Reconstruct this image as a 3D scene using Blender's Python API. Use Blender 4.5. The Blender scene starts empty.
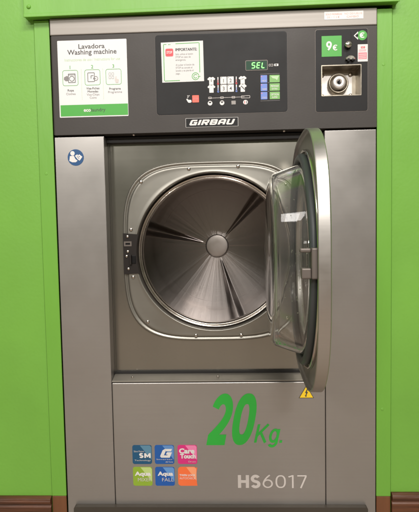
import bpy, bmesh, math, random
from mathutils import Vector, Matrix
random.seed(7)
PI = math.pi
C = bpy.data.collections.new("laundry"); bpy.context.scene.collection.children.link(C)

# ------------------------------------------------------------------ colours
def lin(r, g, b):
    f = lambda c: c/12.92 if c <= .04045 else ((c+.055)/1.055)**2.4
    return (f(r/255), f(g/255), f(b/255), 1)

# ------------------------------------------------------------------ materials
def mat(name, col, rough=.5, metal=0., var=0., vscale=6., rvar=0., rscale=9., bump=0., bscale=60., spec=.5, stretch=(1, 1, 1), coat=0., grain=0.):
    m = bpy.data.materials.new(name); m.use_nodes = True
    nt = m.node_tree; p = nt.nodes['Principled BSDF']
    p.inputs['Base Color'].default_value = col
    p.inputs['Roughness'].default_value = rough
    p.inputs['Metallic'].default_value = metal
    p.inputs['Specular IOR Level'].default_value = spec
    p.inputs['Coat Weight'].default_value = coat
    tc = nt.nodes.new('ShaderNodeTexCoord'); mp = nt.nodes.new('ShaderNodeMapping')
    mp.inputs['Scale'].default_value = stretch
    nt.links.new(tc.outputs['Object'], mp.inputs[0])
    def noise(scale, detail=4):
        n = nt.nodes.new('ShaderNodeTexNoise'); n.inputs['Scale'].default_value = scale
        n.inputs['Detail'].default_value = detail
        nt.links.new(mp.outputs[0], n.inputs['Vector']); return n
    if var:
        n = noise(vscale); hs = nt.nodes.new('ShaderNodeMapRange')
        hs.inputs['From Min'].default_value = .3; hs.inputs['From Max'].default_value = .7
        hs.inputs['To Min'].default_value = 1-var; hs.inputs['To Max'].default_value = 1+var
        nt.links.new(n.outputs['Fac'], hs.inputs['Value'])
        mx = nt.nodes.new('ShaderNodeVectorMath'); mx.operation = 'SCALE'
        mx.inputs[0].default_value = col[:3]
        nt.links.new(hs.outputs[0], mx.inputs['Scale']); nt.links.new(mx.outputs[0], p.inputs['Base Color'])
    if rvar:
        n = noise(rscale, 6); hs = nt.nodes.new('ShaderNodeMapRange')
        hs.inputs['From Min'].default_value = .3; hs.inputs['From Max'].default_value = .7
        hs.inputs['To Min'].default_value = max(.02, rough-rvar); hs.inputs['To Max'].default_value = rough+rvar
        nt.links.new(n.outputs['Fac'], hs.inputs['Value']); nt.links.new(hs.outputs[0], p.inputs['Roughness'])
    if grain:                      # fine rolled grain running across the sheet
        mg = nt.nodes.new('ShaderNodeMapping'); mg.inputs['Scale'].default_value = (3, 3, 420)
        nt.links.new(tc.outputs['Object'], mg.inputs[0]); ng = nt.nodes.new('ShaderNodeTexNoise'); ng.inputs['Scale'].default_value = 1; ng.inputs['Detail'].default_value = 3
        nt.links.new(mg.outputs[0], ng.inputs['Vector'])
        for sock, base, amt in ((p.inputs['Roughness'], rough, grain*.5),):
            ad = nt.nodes.new('ShaderNodeMath'); ad.operation = 'MULTIPLY_ADD'; ad.inputs[1].default_value = amt
            nt.links.new(ng.outputs['Fac'], ad.inputs[0])
            if sock.is_linked: nt.links.new(sock.links[0].from_socket, ad.inputs[2])
            else: ad.inputs[2].default_value = base
            nt.links.new(ad.outputs[0], sock)
        if p.inputs['Base Color'].is_linked:
            src = p.inputs['Base Color'].links[0].from_socket
        else:
            rg = nt.nodes.new('ShaderNodeRGB'); rg.outputs[0].default_value = col; src = rg.outputs[0]
        m2 = nt.nodes.new('ShaderNodeMapRange'); m2.inputs['From Min'].default_value = .3; m2.inputs['From Max'].default_value = .7
        m2.inputs['To Min'].default_value = 1-grain*.35; m2.inputs['To Max'].default_value = 1+grain*.35
        nt.links.new(ng.outputs['Fac'], m2.inputs['Value']); v2 = nt.nodes.new('ShaderNodeVectorMath'); v2.operation = 'SCALE'
        nt.links.new(src, v2.inputs[0]); nt.links.new(m2.outputs[0], v2.inputs['Scale']); nt.links.new(v2.outputs[0], p.inputs['Base Color'])
    if bump:
        n = noise(bscale, 5); b = nt.nodes.new('ShaderNodeBump')
        b.inputs['Strength'].default_value = bump; b.inputs['Distance'].default_value = .004
        nt.links.new(n.outputs['Fac'], b.inputs['Height']); nt.links.new(b.outputs[0], p.inputs['Normal'])
    return m

def glass(name, col, rough=.0, ior=1.46):
    m = bpy.data.materials.new(name); m.use_nodes = True
    p = m.node_tree.nodes['Principled BSDF']
    p.inputs['Base Color'].default_value = col; p.inputs['Roughness'].default_value = rough
    p.inputs['Transmission Weight'].default_value = 1; p.inputs['IOR'].default_value = ior
    return m

def emit(name, col, s):
    m = mat(name, col, .35); p = m.node_tree.nodes['Principled BSDF']
    p.inputs['Emission Color'].default_value = col; p.inputs['Emission Strength'].default_value = s
    return m

M = {}
M['green'] = mat('green painted board', lin(109, 165, 60), .42, var=.07, vscale=5, bump=.14, bscale=60, stretch=(1, 1, .25), rvar=.06)
M['green_wall'] = mat('green painted wall', lin(111, 166, 62), .48, var=.06, vscale=4, bump=.10, bscale=110, rvar=.06)
M['wood'] = mat('dark varnished wood', lin(84, 50, 31), .42, var=.6, vscale=14, bump=.6, bscale=22, stretch=(.35, 1, 7), rvar=.1)
M['wood_light'] = mat('plain brown wood', lin(112, 70, 42), .5, var=.2, vscale=10, bump=.15, bscale=30, stretch=(4, 1, .4))
M['floor'] = mat('brown tile floor', lin(158, 140, 128), .5, var=.12, vscale=4)
M['steel'] = mat('satin steel sheet', lin(165, 161, 157), .34, .80, var=.045, vscale=4, rvar=.055, rscale=7, bump=.03, bscale=5, grain=.06)
M['steel_low'] = M['steel']
M['recess'] = mat('satin recessed steel', lin(140, 137, 128), .20, .88, var=.03, vscale=7, grain=.04, rvar=.015, rscale=9, bump=.012, bscale=8)
M['bright'] = mat('polished steel', lin(205, 198, 190), .16, 1., rvar=.05, rscale=30)
M['rim'] = mat('brushed door steel', lin(176, 172, 167), .36, 1., grain=.06, rvar=.07, rscale=14, var=.04)
M['trim'] = mat('brushed aluminium strip', lin(150, 144, 137), .5, .35, var=.04, vscale=8, stretch=(.15, 1, 12), rvar=.06)
M['panel'] = mat('charcoal panel', lin(64, 60, 57), .5, .1, spec=.3, var=.05, vscale=4, rvar=.06, rscale=6, bump=.04, bscale=250)
M['membrane'] = mat('dark grey membrane', lin(35, 34, 34), .5, spec=.2, var=.03, rvar=.05, bump=.02, bscale=200)
M['edge'] = mat('black rubber and gap shadow', lin(30, 28, 27), .6)  # rubber of the top seal, and the painted shadow strip behind the sill
M['black'] = mat('black plastic', lin(20, 19, 19), .4, spec=.2)
M['darkbrown'] = mat('dark latch plastic', lin(34, 29, 26), .5, spec=.25, rvar=.05)
M['rubber'] = mat('blue grey door rubber', lin(62, 66, 67), .42, rvar=.08, rscale=20)
M['latch'] = mat('grey cast latch', lin(104, 96, 90), .5, .4, rvar=.05)
M['kick'] = mat('dark plinth sheet', lin(70, 64, 56), .5, .3, var=.06)
M['white'] = mat('white sticker', lin(214, 213, 211), .38, var=.015)
M['paper'] = mat('white paper', lin(212, 211, 208), .6, var=.015)
M['ink'] = mat('grey black ink', lin(62, 60, 60), .5)
M['ink_soft'] = mat('soft grey ink', lin(128, 124, 122), .5)
M['greenink'] = mat('green ink', lin(62, 158, 50), .42)
M['paleink'] = mat('pale green ink', lin(176, 204, 160), .5)
M['redink'] = mat('red ink', lin(206, 50, 56), .4)
M['faintred'] = mat('faint red ink', lin(214, 180, 170), .5)
M['pinkink'] = mat('pink red ink', lin(222, 120, 130), .45)
M['whiteink'] = mat('white ink', lin(218, 214, 210), .45)
M['lightgrey'] = mat('light grey ink', lin(200, 192, 186), .45)
M['orange'] = mat('coral button print', lin(236, 96, 74), .42)
M['bluebtn'] = mat('blue button print', lin(92, 120, 196), .4)
M['greenbtn'] = mat('green button print', lin(104, 162, 72), .4)
M['biggreen'] = mat('green vinyl lettering', lin(42, 168, 56), .4)
M['navy'] = mat('navy sticker', lin(22, 74, 122), .36)
M['yellow'] = mat('yellow sticker', lin(244, 204, 40), .4)
M['lcd'] = emit('lit display window', lin(8, 56, 34), .12)
M['lcd'].node_tree.nodes['Principled BSDF'].inputs['Specular IOR Level'].default_value = .15
M['led'] = emit('lit green digits', lin(120, 255, 110), 1.0)
M['chrome'] = mat('chromed lock', lin(206, 200, 190), .16, 1., rvar=.05, rscale=40)
M['brass'] = mat('worn nickel plate', lin(186, 178, 166), .3, .95, var=.08, vscale=60, rvar=.1, rscale=60)
M['glass'] = glass('clear bowl glass', (.97, .98, .97, 1), .015)
M['glass'].node_tree.nodes['Principled BSDF'].inputs['Transmission Weight'].default_value = .985
M['glass'].node_tree.nodes['Principled BSDF'].inputs['Base Color'].default_value = (.90, .90, .88, 1)
M['pane'] = glass('door window glass', (.97, .97, .96, 1), .02)
M['hubsteel'] = mat('brushed hub steel', lin(186, 178, 172), .38, .9, rvar=.06, rscale=50)
M['sealgrey'] = mat('grey tub seal', lin(74, 68, 62), .5)
M['traymetal'] = mat('dull brown nickel tray', lin(160, 152, 138), .34, .85, var=.15, vscale=40, rvar=.08, rscale=50)
M['plate'] = mat('pale nickel plate', lin(212, 206, 200), .38, .6, var=.04, vscale=50)
M['sillsteel'] = mat('dull sill steel', lin(128, 123, 114), .5, .5, var=.05, rvar=.06)
M['surround'] = mat('satin surround steel', lin(138, 135, 127), .36, .82, var=.04, rvar=.05, grain=.03)
M['water'] = glass('water', (1, 1, 1, 1), 0, 1.33)

def drum_metal():
    m = bpy.data.materials.new('turned drum steel'); m.use_nodes = True
    nt = m.node_tree; p = nt.nodes['Principled BSDF']
    p.inputs['Base Color'].default_value = lin(172, 165, 161); p.inputs['Metallic'].default_value = 1
    p.inputs['Roughness'].default_value = .32; p.inputs['Anisotropic'].default_value = .9; p.inputs['Anisotropic Rotation'].default_value = .25
    t = nt.nodes.new('ShaderNodeTangent'); t.direction_type = 'RADIAL'; t.axis = 'Y'
    nt.links.new(t.outputs[0], p.inputs['Tangent'])
    # fine turned rings: roughness and height follow the distance to the axis
    tc = nt.nodes.new('ShaderNodeTexCoord'); sx = nt.nodes.new('ShaderNodeSeparateXYZ')
    cb = nt.nodes.new('ShaderNodeCombineXYZ'); ln = nt.nodes.new('ShaderNodeVectorMath'); ln.operation = 'LENGTH'
    nt.links.new(tc.outputs['Object'], sx.inputs[0])
    nt.links.new(sx.outputs['X'], cb.inputs['X']); nt.links.new(sx.outputs['Z'], cb.inputs['Z'])
    nt.links.new(cb.outputs[0], ln.inputs[0])
    n = nt.nodes.new('ShaderNodeTexNoise'); n.noise_dimensions = '1D'; n.inputs['Scale'].default_value = 420
    n.inputs['Detail'].default_value = 3
    nt.links.new(ln.outputs['Value'], n.inputs['W'])
    b = nt.nodes.new('ShaderNodeBump'); b.inputs['Strength'].default_value = .10; b.inputs['Distance'].default_value = .001
    nt.links.new(n.outputs['Fac'], b.inputs['Height'])
    # shallow spin marks fanning from the hub
    at = nt.nodes.new('ShaderNodeMath'); at.operation = 'ARCTAN2'; nt.links.new(sx.outputs['Z'], at.inputs[0]); nt.links.new(sx.outputs['X'], at.inputs[1])
    n2 = nt.nodes.new('ShaderNodeTexNoise'); n2.noise_dimensions = '1D'; n2.inputs['Scale'].default_value = 5; n2.inputs['Detail'].default_value = 4; nt.links.new(at.outputs[0], n2.inputs['W'])
    b2 = nt.nodes.new('ShaderNodeBump'); b2.inputs['Strength'].default_value = .3; b2.inputs['Distance'].default_value = .0026
    nt.links.new(n2.outputs['Fac'], b2.inputs['Height']); nt.links.new(b.outputs[0], b2.inputs['Normal']); nt.links.new(b2.outputs[0], p.inputs['Normal'])
    r = nt.nodes.new('ShaderNodeMapRange'); r.inputs['To Min'].default_value = .24; r.inputs['To Max'].default_value = .38
    nt.links.new(n.outputs['Fac'], r.inputs['Value']); nt.links.new(r.outputs[0], p.inputs['Roughness'])
    return m
M['drum'] = drum_metal()

# ------------------------------------------------------------------ mesh builder
class MB:
    def __init__(s): s.v = []; s.f = []; s.mi = []; s.sm = []; s.mats = []
    def m(s, k):
        if k not in s.mats: s.mats.append(k)
        return s.mats.index(k)
    def add(s, vs, fs, k, smooth=False):
        o = len(s.v); s.v += [tuple(q) for q in vs]; i = s.m(k)
        for f in fs: s.f.append([o+a for a in f]); s.mi.append(i); s.sm.append(smooth)
    def box(s, x0, x1, y0, y1, z0, z1, k):
        vs = [(x, y, z) for x in (x0, x1) for y in (y0, y1) for z in (z0, z1)]
        s.add(vs, [(0, 1, 3, 2), (4, 6, 7, 5), (0, 4, 5, 1), (2, 3, 7, 6), (0, 2, 6, 4), (1, 5, 7, 3)], k)
    def poly(s, pts, y, k, d=0.):
        """polygon of (x, z) points on the front plane at depth y; d > 0 gives it a body reaching back by d"""
        a = sum(pts[i][0]*pts[(i+1) % len(pts)][1]-pts[(i+1) % len(pts)][0]*pts[i][1] for i in range(len(pts)))
        if a < 0: pts = pts[::-1]
        n = len(pts); vs = [(x, y, z) for x, z in pts]
        s.add(vs, [tuple(range(n))], k)
        if d:
            vs2 = vs+[(x, y+d, z) for x, z in pts]
            s.add(vs2, [(i, n+i, n+(i+1) % n, (i+1) % n) for i in range(n)]+[tuple(range(2*n-1, n-1, -1))], k)
    def rect(s, x0, x1, z0, z1, y, k, d=0., r=0., corners=6):
        s.poly(rrect(x0, x1, z0, z1, r, corners), y, k, d)
    def disc(s, x, z, r, y, k, d=0., n=40, rz=None):
        s.poly([(x+r*math.cos(t*2*PI/n), z+(rz or r)*math.sin(t*2*PI/n)) for t in range(n)], y, k, d)
    def ring(s, x, z, r, w, y, k, n=40, a0=0., a1=2*PI):
        full = abs(a1-a0-2*PI) < 1e-6; m = n if full else n+1
        vs = []
        for t in range(m):
            a = a0+(a1-a0)*t/n
            for q in (r-w/2, r+w/2): vs.append((x+q*math.cos(a), y, z+q*math.sin(a)))
        fs = [(2*i, 2*((i+1) % m), 2*((i+1) % m)+1, 2*i+1) for i in range(n)]
        s.add(vs, fs, k)
    def line(s, x0, z0, x1, z1, w, y, k):
        dx, dz = x1-x0, z1-z0; L = math.hypot(dx, dz); nx, nz = -dz/L*w/2, dx/L*w/2
        s.poly([(x0+nx, z0+nz), (x0-nx, z0-nz), (x1-nx, z1-nz), (x1+nx, z1+nz)], y, k)
    def frame(s, x0, x1, z0, z1, w, r, y, k):
        o = rrect(x0, x1, z0, z1, r); i = rrect(x0+w, x1-w, z0+w, z1-w, max(r-w, .0002)); n = len(o)
        s.add([(a, y, b) for a, b in o+i], [(j, (j+1) % n, n+(j+1) % n, n+j) for j in range(n)], k)
    def loft(s, loops, k, smooth=True, close=False, capa=False, capb=False):
        n = len(loops[0]); L = len(loops); vs = [p for l in loops for p in l]; fs = []
        for a in range(L if close else L-1):
            b = (a+1) % L
            for i in range(n):
                j = (i+1) % n; fs.append((a*n+i, a*n+j, b*n+j, b*n+i))
        if capa: fs.append(tuple(range(n-1, -1, -1)))
        if capb: fs.append(tuple(range((L-1)*n, L*n)))
        s.add(vs, fs, k, smooth)
    def text(s, t, box, y, k, bold=0., shear=0., spacing=1.):
        """lettering stretched to the box (x0, x1, z0, z1)"""
        if bold and 'M' in t:
            d = (box[1]-box[0])*.012; s.text(t, (box[0], box[1]-d, box[2], box[3]), y, k, 0, shear); y -= .00005; box = (box[0]+d, box[1], box[2], box[3]); bold = 0
        vs, fs = text_mesh(t, bold, shear, spacing)
        xs = [q[0] for q in vs]; zs = [q[1] for q in vs]; x0, x1, z0, z1 = box
        sx = (x1-x0)/(max(xs)-min(xs)); sz = (z1-z0)/(max(zs)-min(zs)); mx, mz = min(xs), min(zs)
        s.add([(x0+(a-mx)*sx, y, z0+(b-mz)*sz) for a, b in vs], fs, k)
    def words(s, t, x, z, h, y, k, align='L', bold=0., shear=0., squeeze=1.):
        """lettering of x-size h with its baseline at z"""
        if bold and 'M' in t: s.words(t, x+h*.04, z, h, y-.00005, k, align, 0, shear, squeeze); bold = 0
        vs, fs = text_mesh(t, bold, shear, 1.); xs = [q[0] for q in vs]; sc = h/.73
        w = (max(xs)-min(xs))*sc*squeeze; o = {'L': 0, 'C': -w/2, 'R': -w}[align]
        s.add([(x+o+(a-min(xs))*sc*squeeze, y, z+b*sc) for a, b in vs], fs, k)
    def build(s, name, parent=None, origin=(0, 0, 0), bevel=0., label=None, sub=0, seg=2):
        me = bpy.data.meshes.new(name); ox, oy, oz = origin
        me.from_pydata([(x-ox, y-oy, z-oz) for x, y, z in s.v], [], s.f)
        for k in s.mats: me.materials.append(M[k])
        me.polygons.foreach_set('material_index', s.mi); me.polygons.foreach_set('use_smooth', s.sm)
        me.update()
        o = bpy.data.objects.new(name, me); C.objects.link(o)
        po = Vector((0, 0, 0))
        if parent:
            o.parent = parent; po = WORLD[parent.name]
        o.location = Vector(origin)-po; WORLD[o.name] = Vector(origin)
        if bevel:
            b = o.modifiers.new('bevel', 'BEVEL'); b.width = bevel; b.segments = seg; b.limit_method = 'ANGLE'; b.angle_limit = .7
            b.harden_normals = False
        if label: o['label'] = label
        return o
WORLD = {}
def arc(cx, cz, rx, rz, a0, a1, n=22): return [(cx+rx*math.cos(math.radians(a0+(a1-a0)*i/n)), cz+rz*math.sin(math.radians(a0+(a1-a0)*i/n))) for i in range(n+1)]
def bez(p, c, q, n=12): return [((1-t)**2*p[0]+2*t*(1-t)*c[0]+t*t*q[0], (1-t)**2*p[1]+2*t*(1-t)*c[1]+t*t*q[1]) for t in [i/n for i in range(n+1)]]
def oval(): return [(.5+.5*math.copysign(abs(math.cos(t))**.82, math.cos(t)), .5+.5*math.copysign(abs(math.sin(t))**.82, math.sin(t))) for t in [2*PI*i/44 for i in range(45)]]
# centre lines of drawn letters: width, strokes in a unit box
GLYPH = {
 '0': (.64, [oval()]),
 '2': (.64, [arc(.5, .70, .48, .30, 165, -25)+bez((.93, .57), (.80, .36), (.02, .04), 8), [(-.16, 0), (1.08, 0)]]),
 '6': (.64, [arc(.5, .32, .5, .32, 0, 360, 36), bez((0, .34), (.08, .72), (.74, 1.06))]),
 '9': (.64, [arc(.5, .68, .5, .32, 0, 360, 36), bez((1, .66), (.92, .28), (.26, -.06))]),
 '1': (.36, [[(-.2, .90), (.9, 1.02)], [(.85, 1.06), (.85, -.06)]]),
 '7': (.62, [[(-.05, 1), (1.06, 1)], [(1, .98), (.36, -.06)]]),
 'H': (.72, [[(0, -.1), (0, 1.1)], [(1, -.1), (1, 1.1)], [(0, .5), (1, .5)]]),
 'S': (.64, [arc(.5, .755, .47, .245, 25, 262)+arc(.5, .245, .5, .245, 82, -158)]),
 'K': (.62, [[(0, -.06), (0, 1.06)], [(0, .34), (1, 1.06)], [(.32, .60), (1.04, -.06)]]),
 'g': (.50, [arc(.5, .36, .5, .36, 0, 360, 36), [(1, .76), (1, -.06)]+arc(.5, -.06, .5, .22, 0, -150)]),
 '.': (.10, [[(.5, -.07), (.5, .08)]]),
 '\u20ac': (.62, [arc(.56, .5, .5, .5, 48, 312), [(-.12, .60), (.72, .60)], [(-.12, .40), (.66, .40)]]),
 'G': (.80, [[(1.06, 1), (.12, 1), (0, .9), (0, .1), (.12, 0), (1, 0), (1, .48), (.5, .48)]]),
 'I': (.16, [[(.5, -.12), (.5, 1.12)]]),
 'R': (.80, [[(0, -.12), (0, 1), (.9, 1), (1, .92), (1, .52), (.9, .44), (.25, .44)], [(.52, .44), (1.02, -.12)]]),
 'B': (.80, [[(.0, 0), (0, 1), (.86, 1), (.96, .92), (.96, .58), (.88, .5), (.2, .5)], [(.86, .49), (1, .42), (1, .08), (.9, 0), (-.1, 0)]]),
 'A': (.80, [[(0, -.12), (0, .80), (.25, 1), (.85, 1), (1, .88), (1, -.12)], [(.1, .38), (.9, .38)]]),
 'M': (.95, [[(0, -.12), (0, 1.12)], [(1, -.12), (1, 1.12)], [(.0, 1.0), (.5, .25), (1, 1.0)]]),
 'U': (.80, [[(0, 1.12), (0, .12), (.12, 0), (.88, 0), (1, .12), (1, 1.12)]]),
}
def drawn(mb, text, box, y, k, t, gap=.12, shear=0.):
    """letters drawn as even strokes, t = stroke width as a share of the height, stretched to the box"""
    vs, quads, x, n_ = [], [], 0., 0
    for ch in text:
        w, strokes = GLYPH[ch]; iw, ih = max(w-t, .001), 1-t
        if ch in 'I.': iw = 0
        for st in strokes:
            p = [(x+t/2+a*iw, t/2+b*ih) for a, b in st]; p = [q for i, q in enumerate(p) if not i or math.dist(q, p[i-1]) > 1e-6]; m = len(p); closed = math.dist(p[0], p[-1]) < 1e-6; o = len(vs)
            for i in range(m):
                a = p[i-1] if i else (p[m-2] if closed else None); c = p[i+1] if i < m-1 else (p[1] if closed else None)
                d1 = (p[i][0]-a[0], p[i][1]-a[1]) if a else None; d2 = (c[0]-p[i][0], c[1]-p[i][1]) if c else None
                nn = []
                for d in (d1, d2):
                    if d: L = math.hypot(*d); nn.append((-d[1]/L, d[0]/L))
                q = (sum(e_[0] for e_ in nn)/len(nn), sum(e_[1] for e_ in nn)/len(nn)); l2 = max(q[0]**2+q[1]**2, .35)
                q = (q[0]/l2*t/2, q[1]/l2*t/2)
                for sg_ in (1, -1): vs.append((p[i][0]+q[0]*sg_, p[i][1]+q[1]*sg_, n_))
            for i in range(m-1): quads.append((o+2*i, o+2*i+1, o+2*i+3, o+2*i+2))
            n_ += 1
        x += max(w, t)+gap
    vs = [(a+shear*b, b, c) for a, b, c in vs]
    x0, x1 = min(v[0] for v in vs), max(v[0] for v in vs); z0, z1 = min(v[1] for v in vs), max(v[1] for v in vs)
    X0, X1, Z0, Z1 = box
    mb.add([(X0+(a-x0)/(x1-x0)*(X1-X0), y-.00004*c, Z0+(b-z0)/(z1-z0)*(Z1-Z0)) for a, b, c in vs], quads, k)
def rrect(x0, x1, z0, z1, r=0., n=6):
    if r <= 0: return [(x0, z0), (x1, z0), (x1, z1), (x0, z1)]
    out = []
    for cx, cz, a in ((x1-r, z0+r, -PI/2), (x1-r, z1-r, 0), (x0+r, z1-r, PI/2), (x0+r, z0+r, PI)):
        for i in range(n+1):
            t = a+PI/2*i/n; out.append((cx+r*math.cos(t), cz+r*math.sin(t)))
    return out
_TC = {}
def text_mesh(t, bold, shear, spacing):
    key = (t, bold, shear, spacing)
    if key not in _TC:
        cu = bpy.data.curves.new('lettering', 'FONT'); cu.body = t; cu.size = 1; cu.offset = bold; cu.shear = shear
        cu.space_character = spacing; cu.resolution_u = 3; cu.fill_mode = 'FRONT'
        o = bpy.data.objects.new('lettering', cu); C.objects.link(o)
        dg = bpy.context.evaluated_depsgraph_get(); ev = o.evaluated_get(dg); me = ev.to_mesh()
        vs = [(v.co.x, v.co.y) for v in me.vertices]; fs = [tuple(p.vertices) for p in me.polygons]
        ev.to_mesh_clear(); bpy.data.objects.remove(o); bpy.data.curves.remove(cu)
        _TC[key] = (vs, fs)
    return _TC[key]
def empty(name, loc, label, cat, group=None):
    o = bpy.data.objects.new(name, None); C.objects.link(o); o.location = loc; o.empty_display_size = .1
    WORLD[o.name] = Vector(loc); tag(o, label, cat, group); return o
def tag(o, label, cat, group=None):
    o['label'] = label; o['category'] = cat; o['kind'] = 'thing'
    if group: o['group'] = group
    return o
def structure(o): o['kind'] = 'structure'; return o
def superloop(a, b, n, cx, cz, N=144):
    out = []
    for i in range(N):
        t = 2*PI*i/N; c, s = math.cos(t), math.sin(t)
        out.append((cx+a*math.copysign(abs(c)**(2/n), c), cz+b*math.copysign(abs(s)**(2/n), s)))
    return out
def polar_super(a, b, n, N=144):
    """superellipse sampled at even polar angles"""
    out = []
    for i in range(N):
        t = 2*PI*i/N; c, s = abs(math.cos(t))/a, abs(math.sin(t))/b
        r = (c**n+s**n)**(-1/n); out.append((r*math.cos(t), r*math.sin(t)))
    return out
def revolve_y(prof, cx, cz, N=144):
    return [[(cx+r*math.cos(2*PI*i/N), y, cz+r*math.sin(2*PI*i/N)) for i in range(N)] for r, y in prof]

# ================================================================== THE SETTING
def wallbox(name, *a):
    b = MB(); b.box(*a); return structure(b.build(name))
wallbox('wall_left', -2.2, -.4885, .008, 1.2, 0, 2.6, 'green_wall')
wallbox('wall_right', .4845, 2.2, .008, 1.2, 0, 2.6, 'green_wall')
wallbox('wall_above', -.4885, .4845, .008, 1.2, 1.50, 2.6, 'green_wall')
wallbox('wall_behind', -.4885, .4845, 1.1, 1.2, 0, 1.50, 'green_wall')
b = MB(); b.add([(-2.5, -7, 0), (2.5, -7, 0), (2.5, 1.3, 0), (-2.5, 1.3, 0)], [(0, 1, 2, 3)], 'floor'); structure(b.build('floor'))

# header board above the machine
hd = MB()
def slab(mb, x0, x1, y0, y1, za, zb, zt):      # board whose lower edge climbs from za to zb
    vs = [(x0, y0, za), (x1, y0, zb), (x1, y1, zb), (x0, y1, za), (x0, y0, zt), (x1, y0, zt), (x1, y1, zt), (x0, y1, zt)]
    mb.add(vs, [(0, 1, 5, 4), (1, 2, 6, 5), (2, 3, 7, 6), (3, 0, 4, 7), (4, 5, 6, 7), (3, 2, 1, 0)], 'green')
slab(hd, -.5045, .494, -.018, .0078, 1.4675, 1.4755, 1.60)
hd.add([(-.5045, -.0215, 1.4645), (.494, -.0215, 1.4725), (.494, -.0183, 1.4725), (-.5045, -.0183, 1.4645), (-.5045, -.0215, 1.4745), (.494, -.0215, 1.4825), (.494, -.0183, 1.4825), (-.5045, -.0183, 1.4745)],
       [(0, 1, 5, 4), (1, 2, 6, 5), (2, 3, 7, 6), (3, 0, 4, 7), (4, 5, 6, 7), (3, 2, 1, 0)], 'green')
header = hd.build('header_board', None, (-.003, 0, 1.47), .003)
tag(header, 'green painted header board running across above the machine', 'board')
sc = MB(); sc.loft(revolve_y([(.0005, -.0215), (.004, -.021), (.006, -.0185), (.006, -.016)], -.490, 1.493, 20), 'green')
sc.build('screw_head', header, (-.490, -.022, 1.493))
for nm, x0, x1, lab in (('trim_board', -.4868, -.4445, 'narrow green upright trim board left of the machine with a bare brown foot'),
                        ('trim_board', .4425, .4828, 'narrow green upright trim board right of the machine with a bare brown foot')):
    t = MB(); t.box(x0, x1, .003, .0078, .1235, 1.4655, 'green')
    o = t.build(nm, None, ((x0+x1)/2, .02, .0), .0015); tag(o, lab, 'trim board', 'upright trim boards beside the machine')
    q = MB(); q.box(x0+.0005, x1-.0005, .0035, .0078, 0, .123, 'wood_light'); q.build('wooden_foot', o, ((x0+x1)/2, .02, 0), .0015)
    for fx, fz in (((.42, 1.32), (.40, .375)) if x0 > 0 else ((.45, 1.05),)):
        nh = MB(); nx = x0+(x1-x0)*fx; nh.loft(revolve_y([(.0042, .0032), (.0040, .0027), (.0028, .0025), (.0003, .0028)], nx, fz, 16)[::-1], 'green'); nh.build('nail_head', o, (nx, .002, fz))
for x0, x1, zt, lab in ((-2.2, -.4885, .123, 'dark varnished wooden skirting board at the left of the machine'),
                        (.4845, 2.2, .135, 'dark varnished wooden skirting board at the right of the machine')):
    prof = [(.0078, 0), (-.004, 0), (-.004, zt-.030), (-.001, zt-.026), (.0, zt-.022), (-.006, zt-.019), (-.009, zt-.012), (-.006, zt-.004), (.002, zt), (.0078, zt)]
    s = MB(); n = len(prof)
    vs = [(x0, y, z) for y, z in prof]+[(x1, y, z) for y, z in prof]
    s.add(vs, [(i, (i+1) % n, n+(i+1) % n, n+i) for i in range(n)]+[tuple(range(n-1, -1, -1)), tuple(range(n, 2*n))], 'wood')
    o = s.build('skirting_board', None, ((x0+x1)/2, .02, 0), .001); tag(o, lab, 'skirting board', 'skirting boards along the wall')

# ================================================================== THE MACHINE
W = empty('washing_machine', (0, .45, 0), 'grey steel 20 kg coin operated washing machine with its round glass door wide open', 'washing machine')
CX, CZ = -.005, .822           # axis of the drum
RY = .05                        # depth of the recessed front

# casing behind the front
b = MB()
b.box(-.4395, -.425, .032, .95, .02, 1.46, 'steel'); b.box(.425, .4395, .032, .95, .02, 1.46, 'steel')
b.box(-.425, .425, .94, .95, .02, 1.46, 'steel'); b.box(-.425, .425, .062, .94, 1.44, 1.455, 'steel')
b.build('casing', W, (0, .45, 0))

# side columns
cl = MB(); cl.box(-.4395, -.302, 0, .030, .012, 1.1480, 'steel'); cl.box(-.306, -.3035, .0302, .064, .45, 1.148, 'steel')
colL = cl.build('side_panel', W, (-.37, .02, .1), .0025)
cr = MB(); cr.box(.3015, .4395, 0, .030, .012, 1.1480, 'steel'); cr.box(.303, .3055, .0302, .064, .45, 1.148, 'steel')
colR = cr.build('side_panel', W, (.37, .02, .1), .0025)
s = MB()
s.disc(-.382, 1.092, .0225, -.0006, 'navy', .0005, 48)
yy = -.0009
s.disc(-.3905, 1.1035, .0062, yy, 'whiteink', 0, 24)                                   # reader's head
s.poly([(-.398, 1.096), (-.387, 1.097), (-.383, 1.088), (-.377, 1.083), (-.382, 1.079), (-.392, 1.079), (-.400, 1.083)], yy, 'whiteink')
s.poly([(-.384, 1.0965), (-.377, 1.1005), (-.375, 1.097), (-.372, 1.1005), (-.363, 1.0935), (-.371, 1.083), (-.376, 1.086)], yy-.0002, 'whiteink')
s.line(-.378, 1.096, -.372, 1.087, .0012, yy-.0005, 'navy')
s.disc(-.372, 1.094, .0014, yy-.0005, 'navy', 0, 12)
s.build('manual_sticker', colL, (-.382, -.0006, 1.092), label='round navy blue sticker of a person reading a booklet')

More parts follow.
